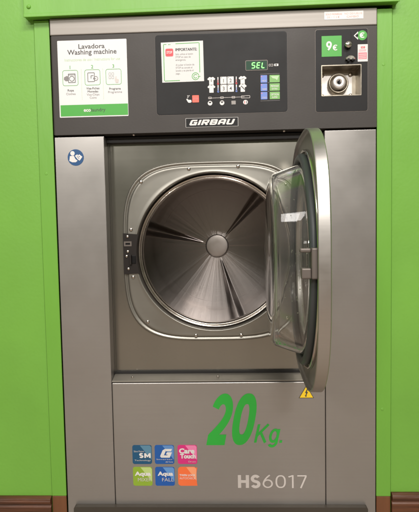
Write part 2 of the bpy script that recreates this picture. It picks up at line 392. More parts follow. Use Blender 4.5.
# lower panel with its lettering
lp = MB(); lp.box(-.3005, .3000, 0, .030, .012, .4560, 'steel'); lower = lp.build('lower_panel', W, (0, .02, .1), .0022)
b = MB(); drawn(b, '20', (-.036, .108, .275, .424), -.0006, 'biggreen', .205, .06, .30); drawn(b, 'Kg.', (.099, .179, .268, .337), -.0006, 'biggreen', .13, .09, .22)
b.build('capacity_lettering', lower, (.07, -.0006, .35), label='big slanted green lettering 20 Kg.')
b = MB(); drawn(b, 'HS', (.052, .116, .149, .189), -.0006, 'lightgrey', .21, .10); drawn(b, '6017', (.122, .247, .149, .189), -.0006, 'lightgrey', .105, .16)
b.build('model_lettering', lower, (.15, -.0006, .17), label='light grey model lettering HS6017')
def badge(x, z, col, lines, lab, cut=False):
    k = 'badge '+col[0]; M[k] = mat(k, lin(*col[1]), .33); k2 = k+' light'; M[k2] = mat(k2, lin(*col[2]), .33)
    h = .0278; B = MB()
    if cut:
        P = [(a, c) for a, c in rrect(x-h, x+h, z-h, z+h, .009) if a < x+h*.55]
        lo = [q for q in P if q[1] < z]; up = [q for q in P if q[1] >= z]
        lo.sort(key=lambda q: (q[0], -q[1])); up.sort(key=lambda q: (-q[0], -q[1]))
        B.poly(lo+[(x+h*.72, z-h), (x+h*.98, z-h*.98), (x+h*.93, z-h*.72), (x+h*.90, z-h*.2), (x+h*.90, z+h*.35), (x+h*.95, z+h*.70), (x+h, z+h*.93), (x+h*.86, z+h*.90), (x+h*.7, z+h)]+up, -.0006, k, .0005)
        B.poly([(x-.004, z+h*.97), (x+h*.68, z+h*.97), (x+h*.88, z+h*.80), (x+h*.88, z-.45*h)], -.0009, k2)
    else:
        B.rect(x-h, x+h, z-h, z+h, -.0006, k, .0005, .006)
        B.poly([(x-.006, z+h*.96), (x+h*.8, z+h*.96), (x+h*.96, z+h*.8), (x+h*.96, z-.55*h)], -.0009, k2)
    for t, x0, x1, z0, z1, bo, sh, kk in lines:
        B.text(t, (x+x0*h, x+x1*h, z+z0*h, z+z1*h), -.0013, kk, bo, sh)
    if 'large slanted G' in lab: drawn(B, 'G', (x-.45*h, x+.8*h, z-.32*h, z+.6*h), -.0013, wi, .27, .1, .3)
    if 'lettered SM' in lab: drawn(B, 'SM', (x-.3*h, x+.88*h, z-.36*h, z+.18*h), -.0013, wi, .26, .12)
    B.build('badge_sticker', lower, (x, -.0006, z), label=lab)
wi, so = 'whiteink', 'lightgrey'
badge(-.220, .248, ('deep blue', (22, 78, 112), (84, 128, 152)), [('Silent Motion', -.85, .2, .26, .44, 0, 0, so), ('Technology', -.8, .88, -.72, -.52, 0, 0, so)], 'dark teal blue badge lettered SM')
badge(-.1560, .248, ('royal blue', (24, 84, 156), (92, 136, 190)), [('Inverter', -.8, .85, -.56, -.42, 0, 0, so), ('drive', .1, .85, -.84, -.68, 0, 0, so)], 'royal blue badge lettered with a large slanted G')
badge(-.0905, .248, ('pink', (208, 44, 120), (232, 126, 170)), [('Care', -.85, .75, .1, .66, .05, 0, wi), ('Touch', -.75, .85, -.42, .08, .05, 0, wi), ('Drum', .1, .85, -.82, -.66, 0, 0, so)], 'pink badge lettered Care Touch')
badge(-.220, .184, ('leaf green', (136, 166, 48), (182, 202, 124)), [('Aqua', -.82, .85, -.06, .52, .045, 0, wi), ('MIXER', -.5, .9, -.52, -.16, 0, 0, so)], 'green badge lettered Aqua MIXER')
badge(-.1560, .184, ('sky blue', (24, 84, 162), (96, 144, 200)), [('Aqua', -.75, .85, -.06, .52, .045, 0, wi), ('FALL', -.3, .9, -.52, -.16, 0, 0, so)], 'blue badge lettered Aqua FALL')
badge(-.0905, .184, ('orange', (240, 112, 60), (246, 158, 112)), [('TWIN LOCK', -.85, .8, .02, .24, .03, 0, wi), ('AUTOCHECK', -.85, .8, -.3, -.08, 0, 0, wi)], 'orange badge lettered TWIN LOCK AUTOCHECK', True)
h = MB(); h.poly([(.226, .4095), (.2685, .4095), (.2475, .4465)], -.0006, 'ink', .0005)
h.poly([(.2285, .411), (.266, .411), (.2475, .4435)], -.0009, 'yellow')
h.poly([(.2490, .436), (.2435, .4245), (.2468, .4245), (.2445, .4175), (.2425, .418), (.2460, .4125), (.2490, .4175), (.2470, .4175), (.2520, .4272), (.2486, .4272), (.2515, .436)], -.0012, 'ink')
h.build('hazard_sticker', lower, (.247, -.0006, .42), label='yellow triangular sticker with a black lightning bolt')

k = MB(); k.rect(-.418, .414, .004, .102, -.016, 'kick', .0158, .006); k.build('kick_plate', W, (0, 0, .05), .001)

# sill under the recess
sl = MB()
sl.add([(-.3015, .0005, .4575), (.3005, .0005, .4575), (.3005, .050, .466), (-.3015, .050, .466), (-.3015, .0005, .462), (.3005, .0005, .462), (.3005, .050, .4705), (-.3015, .050, .4705)],
       [(0, 1, 5, 4), (4, 5, 6, 7), (0, 4, 7, 3), (1, 2, 6, 5), (0, 3, 2, 1), (2, 3, 7, 6)], 'sillsteel')
sill = sl.build('sill', W, (0, .02, .46), .0012)
for x in (-.245, .0, .245):
    c = MB(); c.loft([[(x+r*math.cos(2*PI*i/16), y, z0+(r*math.sin(2*PI*i/16))) for i in range(16)] for r, y, z0 in ((.004, .020, .464), (.0036, .0165, .467), (.0005, .016, .468))], 'bright')
    c.build('screw_head', sill, (x, .02, .466))
sg = MB(); sg.box(-.3015, .3005, .042, .0495, .4708, .4770, 'edge'); sg.build('sill_gap_shadow', sill, (0, .045, .474))  # black strip standing in for the shadowed gap at the back of the sill

# recessed front with a round hole
N = 144
outer = []
for i in range(N):
    t = 2*PI*i/N; c, s_ = math.cos(t), math.sin(t)
    x0, x1, z0, z1 = -.3030-CX, .3025-CX, .452-CZ, 1.150-CZ
    r = min((x1 if c > 0 else x0)/c if abs(c) > 1e-6 else 9, (z1 if s_ > 0 else z0)/s_ if abs(s_) > 1e-6 else 9)
    outer.append((CX+r*c, RY, CZ+r*s_))
# move the nearest samples onto the true corners
for cx_, cz_ in ((-.3030, .452), (.3025, .452), (.3025, 1.150), (-.3030, 1.150)):
    j = min(range(N), key=lambda i: (outer[i][0]-cx_)**2+(outer[i][2]-cz_)**2); outer[j] = (cx_, RY, cz_)
rp = MB(); rp.loft([outer, revolve_y([(.250, RY)], CX, CZ)[0], revolve_y([(.250, RY+.01)], CX, CZ)[0]][::-1], 'recess', False)
recess = rp.build('recessed_panel', W, (CX, RY, CZ))
rs = MB(); rs.box(-.3015, .3005, .030, .0495, 1.1350, 1.1495, 'edge'); rs.build('top_seal', recess, (0, .04, 1.14))

# raised rounded surround of the opening
def surround_loop(d, y, t):
    a = polar_super(.262-d, .2575-d, 3.7, N); out = []
    for i in range(N):
        ang = 2*PI*i/N; cr_ = .231; cx_, cz_ = cr_*math.cos(ang), cr_*math.sin(ang)
        out.append((CX+a[i][0]*(1-t)+cx_*t, y, CZ+.0005*(1-t)+a[i][1]*(1-t)+cz_*t))
    return out
B = MB()
L = [surround_loop(-.0005, RY-.0002, 0), surround_loop(.0005, RY-.0040, 0), surround_loop(.0030, RY-.0060, 0), surround_loop(.0060, RY-.0055, 0), surround_loop(.0080, RY-.0025, 0),
     surround_loop(.0105, RY-.0025, 0), surround_loop(.0125, RY-.0060, 0), surround_loop(.0150, RY-.0075, 0), surround_loop(.0185, RY-.0070, 0), surround_loop(.021, RY-.0070, .25), surround_loop(.02, RY-.0070, .8), surround_loop(.02, RY-.0073, 1)]
L += revolve_y([(.2285, RY-.0082), (.2265, RY-.0075), (.2254, RY-.0045), (.2250, RY+.004), (.2245, RY+.03)], CX, CZ)
B.loft(L[::-1], 'surround', True)
sur = B.build('door_surround', W, (CX, RY, CZ))
for x, z in ((-.2100, 1.0250), (-.0725, 1.0590), (.0670, 1.0630), (-.2425, .8900), (-.2400, .7535), (-.2010, .6225), (-.0620, .5810), (.0690, .5810), (.1920, 1.0250), (.1930, .6225)):
    c = MB(); c.loft(revolve_y([(.0052, RY-.0074), (.0050, RY-.0092), (.0035, RY-.0105), (.0004, RY-.0108)], x, z, 20)[::-1], 'bright')
    c.line(x-.003, z-.001, x+.003, z+.001, .0009, RY-.0110, 'ink'); c.build('screw_head', sur, (x, RY-.007, z))
# dark gap seal between the surround and the drum
g = MB(); g.loft(revolve_y([(.2243, RY+.006), (.2238, RY+.020), (.2225, RY+.034), (.236, RY+.036)], CX, CZ)[::-1], 'sealgrey', True); g.build('tub_seal', W, (CX, RY+.02, CZ))
# strike plate for the latch at the left of the opening
B = MB(); pts = [(-.2660, .762), (-.2660, .880)]
for i in range(15):
    a = PI-.245+(.245+.265)*i/14; pts.append((CX+.2225*math.cos(a), CZ+.2225*math.sin(a)))
B.poly(pts, RY-.0105, 'darkbrown', .004)
strike = B.build('strike_plate', sur, (-.25, RY-.01, .82), .001)
for x, z in ((-.2525, .8705), (-.2525, .8275), (-.2565, .8140), (-.2520, .7775)):
    c = MB(); c.loft(revolve_y([(.0044, RY-.0105), (.0042, RY-.0125), (.0028, RY-.0135), (.0004, RY-.0138)], x, z, 18)[::-1], 'bright'); c.build('screw_head', strike, (x, RY-.01, z))
c = MB(); c.frame(-.2630, -.2410, .8425, .8565, .0042, .001, RY-.0118, 'latch'); c.rect(-.2588, -.2452, .8467, .8523, RY-.0110, 'black')
c.build('latch_socket', strike, (-.252, RY-.011, .85))
c = MB(); c.box(-.2475, -.2420, RY-.019, RY-.0108, .790, .818, 'darkbrown'); c.box(-.2418, -.2300, RY-.0125, RY-.0108, .7925, .8155, 'black'); c.build('latch_catch', strike, (-.245, RY-.011, .80), .001)

# drum: front ring, wall, back with three pressed ribs
D0, DB = RY+.010, .50
B = MB()
B.loft(revolve_y([(.236, D0+.028), (.2234, D0+.018), (.2226, D0+.006), (.2210, D0+.0010), (.2190, D0+.0005), (.2174, D0+.002), (.2164, D0+.0045), (.2154, D0+.0045), (.2140, D0+.0015), (.2118, D0+.002), (.2098, D0+.006), (.2090, D0+.014), (.2100, D0+.03)], CX, CZ, 192)[::-1], 'bright')
B.build('drum_ring', W, (CX, D0, CZ))
B = MB()
B.loft(revolve_y([(.2100, D0+.0301), (.300, D0+.032), (.345, D0+.045), (.36, D0+.07), (.36, DB-.03)], CX, CZ, 192)[::-1], 'drum')
NB = 720; rad = [.0435, .05, .06, .075, .095, .12, .145, .17, .195, .215, .232, .240, .246, .252, .27, .30, .33, .36]
def back_y(r, a):
    base = DB + .010*min(1, r/.24)
    if r > .24: base += min(1, (r-.24)/.012)*.0016
    for c0 in (49, 165, 285):
        d = abs((math.degrees(a)-c0+180) % 360-180); hw = 4.2+2.8*min(1, r/.25)
        if d < hw:
            f = 1-d/hw; amp = .0080*min(1, max(0, (r-.045)/.12))*(1 if r < .3 else max(0, (.35-r)/.05))
            base -= amp*(f*f*(3-2*f))
    return base
loops = [[(CX+r*math.cos(2*PI*i/NB), back_y(r, 2*PI*i/NB), CZ+r*math.sin(2*PI*i/NB)) for i in range(NB)] for r in rad]
B.loft(loops[::-1], 'drum')
drum = B.build('drum', W, (CX, DB, CZ))
B = MB(); B.loft(revolve_y([(.0440, DB+.004), (.0435, DB-.004), (.0415, DB-.0062), (.038, DB-.0068), (.018, DB-.0072), (.0006, DB-.0073)], CX, CZ, 64)[::-1], 'hubsteel' if 'hubsteel' in M else 'brass')
B.build('hub', drum, (CX, DB, CZ))

# ------------------------------------------------------------------ open door
DC = Vector((.199, -.235, .818)); TH = math.radians(87.5)
UD = Vector((-math.cos(TH), -math.sin(TH), 0)); WD = Vector((-math.sin(TH), math.cos(TH), 0))
def D(u, v, w): return tuple(DC+UD*u+WD*w+Vector((0, 0, v)))
BV = -.002                      # bowl axis above the middle of the door
def dloop(d, w, t=0., cr=.2):
    a = polar_super(.262-d, .277-d, 2.9, N)
    return [D(a[i][0]*(1-t)+cr*math.cos(2*PI*i/N)*t, a[i][1]*(1-t)+(BV+cr*math.sin(2*PI*i/N))*t, w) for i in range(N)]
def dcirc(prof, n=N): return [[D(r*math.cos(2*PI*i/n), BV+r*math.sin(2*PI*i/n), w) for i in range(n)] for r, w in prof]
dpos = D(0, 0, 0)
B = MB()
B.loft([dloop(0, -.016, 1, .195), dloop(0, -.0245, 1, .196), dloop(.012, -.0250), dloop(.004, -.0245), dloop(.001, -.0236), dloop(.0002, -.0226), dloop(0, -.0218), dloop(0, -.0212), dloop(0, -.0034), dloop(0, -.0028), dloop(.0004, -.0012), dloop(.002, -.0002), dloop(.0035, -.0006),
        dloop(.0045, -.003), dloop(.006, -.0085), dloop(.010, -.0095), dloop(0, -.0095, 1, .230), dloop(0, -.0095, 1, .195)][::1], 'rim', True, close=True)
door = B.build('door', W, dpos)
door['label'] = 'steel rimmed door with a clear glass bowl, swung wide open'
def add(name, mb, bevel=0., label=None): return mb.build(name, door, dpos, bevel, label)
B = MB(); B.loft(dcirc([(.2255+.0095*math.cos(2*PI*j/16), .0005+.0095*math.sin(2*PI*j/16)) for j in range(16)]), 'rubber', True, close=True); add('gasket', B)
B = MB(); B.loft(dcirc([(.2405+.0030*math.cos(2*PI*j/10), -.0065+.0040*math.sin(2*PI*j/10)) for j in range(10)]), 'bright', True, close=True); add('clamp_ring', B)
go = [(.2235, -.0060), (.2225, .0000), (.2185, .012), (.2115, .032), (.2045, .050), (.2010, .0575), (.1965, .0625), (.1895, .0660), (.179, .0678), (.15, .0700), (.10, .0722), (.05, .0735), (.0008, .0740)]
gi = [(.0008, .0680), (.05, .0675), (.10, .0662), (.15, .0640), (.178, .0620), (.1870, .0602), (.1925, .0570), (.1962, .0520), (.1985, .0480), (.2055, .030), (.2125, .010), (.2165, -.0055)]
go = [(r*.958 if r > .01 else r, w*1.09) for r, w in go]; gi = [(r*.958 if r > .01 else r, w*1.09) for r, w in gi]
B = MB(); B.loft(dcirc(go+gi), 'glass', True, close=True); add('glass_bowl', B)
B = MB(); B.loft(dcirc([(.1945, -.0225), (.1945, -.0185), (.0008, -.0185), (.0008, -.0225)]), 'pane', False, close=True); add('window', B)
# latch at the free edge
def dbox(mb, u0, u1, v0, v1, w0, w1, k):
    vs = [D(u, v, w) for u in (u0, u1) for v in (v0, v1) for w in (w0, w1)]
    mb.add(vs, [(0, 1, 3, 2), (4, 6, 7, 5), (0, 4, 5, 1), (2, 3, 7, 6), (0, 2, 6, 4), (1, 5, 7, 3)], k)
B = MB(); dbox(B, .232, .254, -.0205, .0345, -.009, .0095, 'latch'); dbox(B, .236, .250, .0265, .0340, .0097, .0290, 'latch'); dbox(B, .234, .252, -.0200, -.0010, .0097, .0270, 'latch')
add('latch', B, .0025)
for v in (-.075, .085):
    B = MB(); dbox(B, -.266, -.215, v-.022, v+.022, -.034, -.0265, 'latch'); dbox(B, -.283, -.2665, v-.020, v+.020, -.045, -.006, 'latch'); add('hinge', B, .002)
# two small pins on the inner face
for v in (.052, -.085):
    B = MB(); B.loft([[D(.247+r*math.cos(2*PI*i/14), v+r*math.sin(2*PI*i/14), w) for i in range(14)] for r, w in ((.004, -.0094), (.004, -.004), (.003, -.0025), (.0004, -.002))], 'brass'); add('screw_head', B)
# droplets clinging to the bowl
B = MB()
ico = bmesh.new(); bmesh.ops.create_icosphere(ico, subdivisions=2, radius=1); iv = [v.co.copy() for v in ico.verts]; iff = [[q.index for q in f.verts] for f in ico.faces]; ico.free()
for _ in range(120):
    a = random.uniform(-PI*.95, PI*.95)*.62+random.choice((0, 0, PI))*0; t = random.betavariate(1.2, 1.2)
    r = (.2210-(.2210-.2045)*t)*.958; w = (.004+(.050-.004)*t)*1.09; s0 = random.choice((.0006, .0008, .0009, .0013))
    a = random.gauss(0, .75)
    nrm = (UD*math.cos(a)+Vector((0, 0, 1))*math.sin(a))*.94+WD*.34
    c = Vector(D(r*math.cos(a), BV+r*math.sin(a), w))
    B.add([c+q*s0-nrm*(q.dot(nrm))*s0*.45 for q in iv], iff, 'water', True)
o = add('water_droplets', B); o['kind'] = 'stuff'

# ------------------------------------------------------------------ top strip and control panel
B = MB(); B.box(-.4405, .4405, -.004, .06, 1.4215, 1.4662, 'trim'); top = B.build('top_trim', W, (0, 0, 1.44), .0025)
s = MB(); s.rect(.301, .404, 1.4385, 1.4590, -.0046, 'white', .0005, .0008)
for t, x0, x1, z0 in (('SOLO MONEDAS', .3045, .348, 1.4500), ('NO DEVUELVE', .3545, .401, 1.4502), ('DE 1 Y 2 \u20ac', .3085, .341, 1.4422), ('CAMBIO', .360, .392, 1.4424)):
    s.text(t, (x0, x1, z0, z0+.0048), -.0049, 'faintred', .01)
s.build('notice_sticker', top, (.35, -.004, 1.449), label='white sticker with faint red lettering')
B = MB(); HX0, HX1, HZ0, HZ1 = .2940, .3970, 1.2400, 1.3180
def at_y(pts, y): return [(a, y, c) for a, c in pts]
OU, HO = rrect(-.4400, .4400, 1.1530, 1.4205), rrect(HX0, HX1, HZ0, HZ1)
B.loft([at_y(OU, .06), at_y(OU, -.0035), at_y(HO, -.0035), at_y(HO, .052)], 'panel', False, capa=True); pan = B.build('control_panel', W, (0, 0, 1.3), .0035, seg=3)
for x in (-.222, .194):
    c = MB(); c.loft([[(x+r*math.cos(2*PI*i/14), .016+r*math.sin(2*PI*i/14), z) for i in range(14)] for r, z in ((.004, 1.1531), (.0036, 1.1505), (.0004, 1.1495))], 'bright'); c.build('screw_head', pan, (x, .016, 1.151))
Y0 = -.0035
def sub(name, mb, label=None, bevel=0., parent=None): return mb.build(name, parent or pan, ((min(v[0] for v in mb.v)+max(v[0] for v in mb.v))/2, Y0, (min(v[2] for v in mb.v)+max(v[2] for v in mb.v))/2), bevel, label)

# instruction sticker
s = MB(); y = Y0-.0006; y1 = y-.0003; y2 = y-.0006
s.rect(-.421, -.231, 1.2005, 1.4065, y, 'white', .0005, .002)
s.rect(-.418, -.232, 1.2035, 1.2340, y1, 'greenink')
s.text('Lavadora', (-.363, -.291, 1.3835, 1.3960), y1, 'ink', .012)
s.text('Washing machine', (-.394, -.259, 1.3640, 1.3815), y1, 'ink', .012)
s.text('Instrucciones de uso / Instructions for use', (-.402, -.250, 1.3510, 1.3585), y1, 'paleink')
for i, xc in enumerate((-.388, -.327, -.269)):
    s.words('123'[i], xc, 1.3305, .0095, y1, 'greenink', 'C', .01)
    s.frame(xc-.0215, xc+.0215, 1.2855, 1.3275, .0011, .006, y1, 'greenink')
for xc in (-.3575, -.298): s.line(xc, 1.247, xc, 1.330, .0005, y1, 'paleink')
x = -.388
s.frame(x-.006, x+.014, 1.2935, 1.3180, .0015, .001, y1, 'ink'); s.ring(x+.004, 1.3045, .0066, .0015, y1, 'ink', 28); s.line(x-.006, 1.3145, x+.014, 1.3145, .001, y1, 'ink')
s.poly([(x-.017, 1.309), (x-.009, 1.3125), (x-.004, 1.309), (x-.007, 1.3035), (x-.005, 1.299), (x-.013, 1.2985), (x-.018, 1.303)], y2, 'ink_soft')
x = -.327
s.frame(x-.0135, x+.006, 1.2945, 1.3195, .0014, .002, y1, 'ink'); s.line(x-.004, 1.311, x+.003, 1.311, .0014, y1, 'ink'); s.line(x-.004, 1.3035, x-.004, 1.311, .0016, y1, 'ink'); s.ring(x+.009, 1.3035, .0055, .0014, y2, 'ink_soft', 24); s.line(x+.002, 1.303, x+.010, 1.303, .0012, y2, 'ink_soft')
x = -.269
for a_, b_ in ((-.010, 1.314), (-.002, 1.314), (-.010, 1.3045), (-.002, 1.3045)): s.frame(x+a_-.003, x+a_+.003, b_-.0035, b_+.0035, .0006, .001, y1, 'ink_soft')
s.poly([(x+.003, 1.298), (x+.006, 1.308), (x+.0075, 1.308), (x+.0078, 1.301), (x+.014, 1.299), (x+.012, 1.290), (x+.006, 1.290)], y2, 'lightgrey')
s.words('Ropa', -.388, 1.2705, .0062, y1, 'ink', 'C', .012); s.words('Clothes', -.388, 1.2610, .0062, y1, 'ink_soft', 'C')
for q, (t, kk, bo) in enumerate((('Visa-Fichas', 'ink', .012), ('Monedas', 'ink', .012), ('Visa-Chips', 'ink_soft', 0), ('Coins', 'ink_soft', 0))): s.words(t, -.327, 1.2745-.0083*q, .0060, y1, kk, 'C', bo)
s.words('Programa', -.266, 1.2720, .0060, y1, 'ink', 'C', .012); s.words('Programme', -.266, 1.2630, .0060, y1, 'ink_soft', 'C')
s.words('eco', -.3345, 1.2150, .0098, y1-.0003, 'whiteink', 'R', .03); s.words('laundry', -.3335, 1.2150, .0098, y1-.0003, 'ink', 'L', .002)
sub('instruction_sticker', s, 'white instruction sticker headed Lavadora Washing machine with a green foot')

# programme panel
s = MB(); s.rect(-.1538, .2023, 1.1990, 1.4130, Y0-.0004, 'latch', .0003, .009); s.rect(-.1534, .2019, 1.1998, 1.4128, Y0-.0007, 'black', .0002, .0085); s.rect(-.1508, .1993, 1.2020, 1.4100, Y0-.0010, 'membrane', .0005, .0075)  # black outline; the grey sheet showing below it is a painted highlight line
y = Y0-.0013; y1 = y-.0003
def shirt(x, z, w=.0215, k='whiteink'):
    h_ = w; P = [(-.5, .22), (-.25, .45), (-.12, .45), (0, .38), (.12, .45), (.25, .45), (.5, .22), (.38, .05), (.27, .13), (.27, -.5), (-.27, -.5), (-.27, .13), (-.38, .05)]
    s.poly([(x+a*w, z+c*h_) for a, c in P], y, k)
for z in (1.2880, 1.2670): shirt(-.0030, z); shirt(.0815, z)
s.words('S', -.003, 1.2855, .0060, y1, 'ink', 'C', .02); s.line(.078, 1.289, .085, 1.292, .0016, y1, 'ink_soft'); s.line(.077, 1.272, .087, 1.262, .0022, y1, 'ink')
for z, kk in ((1.288, 'redink'), (1.267, 'bluebtn')):
    for xx in (.0150, .0645): s.line(xx, z-.009, xx, z+.009, .0026, y, 'whiteink'); s.line(xx, z-.009, xx, z+.002, .0016, y1, kk); s.disc(xx, z-.0085, .0026, y1, kk, 0, 14)
for t, xx, z in (('1', .0300, 1.288), ('2', .0490, 1.288), ('3', .0300, 1.267), ('4', .0490, 1.267)):
    s.rect(xx-.0086, xx+.0086, z-.0096, z+.0096, y, 'whiteink', 0, .001); s.words(t, xx, z-.0055, .0100, y1, 'ink', 'C', .005); s.disc(xx-.006, z+.007, .001, y1, 'ink', 0, 8)
s.line(-.0100, 1.2418, .0860, 1.2428, .0009, y, 'lightgrey')
for xx in (-.0075, .0250, .0560): s.frame(xx-.0044, xx+.0044, 1.2396, 1.2450, .0010, .0012, y1, 'lightgrey')
s.frame(.0770, .1010, 1.2390, 1.2460, .0011, .0016, y1, 'lightgrey')
for xx in (-.0075, .0250): s.disc(xx, 1.2285, .0062, y, 'whiteink', 0, 24); s.poly([(xx-.0045, 1.232), (xx+.0045, 1.232), (xx, 1.2275)], y1, 'membrane')
for q in range(3): s.line(.0505, 1.2250+.0034*q, .0620, 1.2250+.0034*q, .0018, y, 'lightgrey')
s.disc(.0885, 1.2285, .0064, y, 'whiteink', 0, 24, .006); s.line(.0865, 1.2245, .0865, 1.2320, .0018, y1, 'redink'); s.line(.0915, 1.2245, .0915, 1.2320, .0018, y1, 'ink')
s.words('3"', -.0660, 1.2445, .0065, y, 'whiteink', 'C', .01)
s.poly([(-.0720, 1.2405), (-.0690, 1.2425), (-.0665, 1.2390), (-.0585, 1.2385), (-.0575, 1.2330), (-.0610, 1.2310), (-.0665, 1.2315), (-.0690, 1.2350)], y, 'whiteink')
s.frame(.1525, .1640, 1.3215, 1.3275, .0009, .001, y, 'lightgrey'); s.line(.1575, 1.3215, .1575, 1.3275, .0008, y, 'lightgrey'); s.rect(.1670, .1780, 1.3218, 1.3278, y, 'whiteink', 0, .001); s.rect(.1705, .1735, 1.3228, 1.3268, y1, 'membrane')
for z in (1.3015, 1.2305): s.line(.129, z, .181, z+.0006, .0007, y, 'ink_soft')
for z in (1.2775, 1.2545): s.line(.1485, z+.001, .1535, z+.001, .0007, y, 'ink_soft')
sub('programme_panel', s)
# display
s = MB(); s.rect(.0895, .1495, 1.3115, 1.3385, Y0-.0016, 'black', .0008, .003); s.frame(.0895, .1495, 1.3115, 1.3385, .0016, .003, Y0-.0019, 'latch'); s.rect(.0915, .1475, 1.3135, 1.3365, Y0-.0018, 'lcd', 0, .002)
SEG = {'a': ((0, 1), (1, 1)), 'b': ((1, 1), (1, .5)), 'c': ((1, .5), (1, 0)), 'd': ((0, 0), (1, 0)), 'e': ((0, 0), (0, .5)), 'f': ((0, .5), (0, 1)), 'g': ((0, .5), (1, .5))}
for i, segs in enumerate(('acdfg', 'adefg', 'def')):
    for q in segs:
        (a0, b0), (a1, b1) = SEG[q]; X = lambda a_, b_: (.1060+i*.0135+a_*.0078+b_*.0024, 1.3178+b_*.0140)
        p0, p1 = X(a0, b0), X(a1, b1); dx, dz = (p1[0]-p0[0])*.07, (p1[1]-p0[1])*.07
        s.line(p0[0]+dx, p0[1]+dz, p1[0]-dx, p1[1]-dz, .0026, Y0-.0021-.0001*'abcdefg'.index(q), 'led')
sub('display', s, 'small green lit display reading SEL')
# buttons
GT = (('START', 'INICIO'), ('PREWASH', 'EXTRA'), ('OPTION', 'SUPER')); 
for r_ in range(3):
    z = 1.2885-.0222*r_
    s = MB(); s.rect(.1300, .1475, z-.0098, z+.0098, Y0-.0018, 'bluebtn', .0006, .0012); s.disc(.1325, z+.0065, .0014, Y0-.0021, 'pinkink', 0, 12)
    s.text(('HOT', 'WARM', 'COLD')[r_], (.1335, .1455, z-.0070, z-.0030), Y0-.0021, 'lightgrey', .01); sub('button', s, 'blue button')
    s = MB(); s.rect(.1540, .1810, z-.0098, z+.0098, Y0-.0018, 'greenbtn', .0006, .0012)
    if r_ == 0: s.poly([(.1565, z+.007), (.1790, z+.007), (.1740, z-.0045), (.1700, z-.001), (.1620, z+.001)], Y0-.0021, 'paleink')
    else: s.text(GT[r_][0], (.1570, .1780, z+.0000, z+.0052), Y0-.0021, 'whiteink', .01); s.text(GT[r_][1], (.1600, .1750, z-.0068, z-.0025), Y0-.0021, 'whiteink', .01)
    sub('button', s, 'green button')
s = MB(); s.rect(-.0555, -.0375, 1.2315, 1.2505, Y0-.0018, 'orange', .0006, .0015); s.text('STOP', (-.0535, -.0395, 1.2385, 1.2435), Y0-.0021, 'pinkink', .02); sub('button', s, 'coral red STOP button')
# stop notice
s = MB(); y = Y0-.0017; y1 = y-.0003
s.poly([(-.1375, 1.3925), (-.0235, 1.3945), (-.0225, 1.2875), (-.1360, 1.2865)], y, 'paper', .0004)
g_ = 'greenink'
s.line(-.1300, 1.2910, -.1305, 1.3870, .0018, y1, g_); s.line(-.1290, 1.2905, -.0880, 1.2910, .0018, y1, g_); s.line(-.0340, 1.3890, -.0335, 1.3110, .0018, y1, g_); s.line(-.0980, 1.3885, -.0350, 1.3895, .0016, y1, g_); s.line(-.1300, 1.3875, -.1225, 1.3876, .0014, y1, g_)
s.words('eco', -.118, 1.3858, .0034, y1, g_, 'L', .01)
s.rect(-.1250, -.1050, 1.3560, 1.3755, y1, 'redink', 0, .0035); s.frame(-.1257, -.1043, 1.3553, 1.3762, .0008, .004, y1-.0001, 'pinkink'); s.text('STOP', (-.1225, -.1075, 1.3625, 1.3695), y1-.0003, 'whiteink', .02)
s.text('IMPORTANTE:', (-.0985, -.0400, 1.3690, 1.3765), y1, 'ink', .006)
for q, t in enumerate(('Solo utilice el bot\u00f3n', 'STOP en caso de', 'emergencia.', '', 'Al pulsar el bot\u00f3n de', 'STOP se cancela el', 'lavado y se pierde el', 'pago.')):
    if t: s.words(t, -.0985, 1.3585-.0076*q+(.002 if q > 3 else 0), .0050, y1, 'ink_soft', 'L', 0., 0, .86)
s.ring(-.0455, 1.3010, .0092, .0016, y1, g_, 36, .25, 2*PI-.15); s.ring(-.0455, 1.3010, .0048, .0016, y1, g_, 28, .7, 2*PI-.7); s.line(-.0395, 1.3008, -.0320, 1.3003, .0016, y1, g_)
sub('stop_notice', s, 'square white paper notice headed IMPORTANTE with a red STOP sign')
# name plate
s = MB(); s.rect(-.0750, .0680, 1.1650, 1.1895, Y0-.0012, 'whiteink', .0010, .001); s.rect(-.0742, .0672, 1.1657, 1.1888, Y0-.0014, 'black')
drawn(s, 'GIRBAU', (-.0650, .0600, 1.1695, 1.1850), Y0-.0018, 'whiteink', .25, .13, .28); sub('name_plate', s, 'black name plate with white slanted capitals')

# coin panel
s = MB(); hole = rrect(HX0-.0005, HX1+.0005, HZ0-.0005, HZ1+.0005, .0005)
s.loft([at_y(rrect(.2765, .4165, 1.1960, 1.4140, .0065), Y0-.0003), at_y(hole, Y0-.0003)], 'latch', False)
s.loft([at_y(rrect(.2775, .4155, 1.1972, 1.4128, .0058), Y0-.0004), at_y(rrect(.2775, .4155, 1.1972, 1.4128, .0058), Y0-.0010), at_y(hole, Y0-.0010)], 'membrane', False)
y = Y0-.0013; y1 = y-.0003
s.disc(.4010, 1.3950, .0128, y, 'greenink', 0, 40); drawn(s, '\u20ac', (.3940, .4075, 1.3880, 1.4022), y1, 'whiteink', .17)
s.poly([(.3785, 1.3945), (.3900, 1.4055), (.3900, 1.3835)], y, 'whiteink'); s.poly([(.3820, 1.3945), (.3882, 1.4003), (.3882, 1.3887)], y1, 'membrane')
coin = sub('coin_panel', s)
s = MB(); s.rect(.2935, .3465, 1.3420, 1.3960, Y0-.0016, 'greenink', .0005); drawn(s, '9', (.3055, .3205, 1.3575, 1.3820), Y0-.0020, 'whiteink', .20); drawn(s, '\u20ac', (.3230, .3355, 1.3575, 1.3725), Y0-.0020, 'whiteink', .16); sub('price_sticker', s, 'square green price sticker reading 9 \u20ac')
s = MB(); s.rect(.3708, .3758, 1.3775, 1.4075, Y0-.0018, 'darkbrown', .0007, .002); s.rect(.3723, .3743, 1.3795, 1.4055, Y0-.0021, 'black'); sub('coin_slot', s)
s = MB(); s.rect(.3600, .3690, 1.3280, 1.3680, Y0-.0014, 'black', .0003, .003)
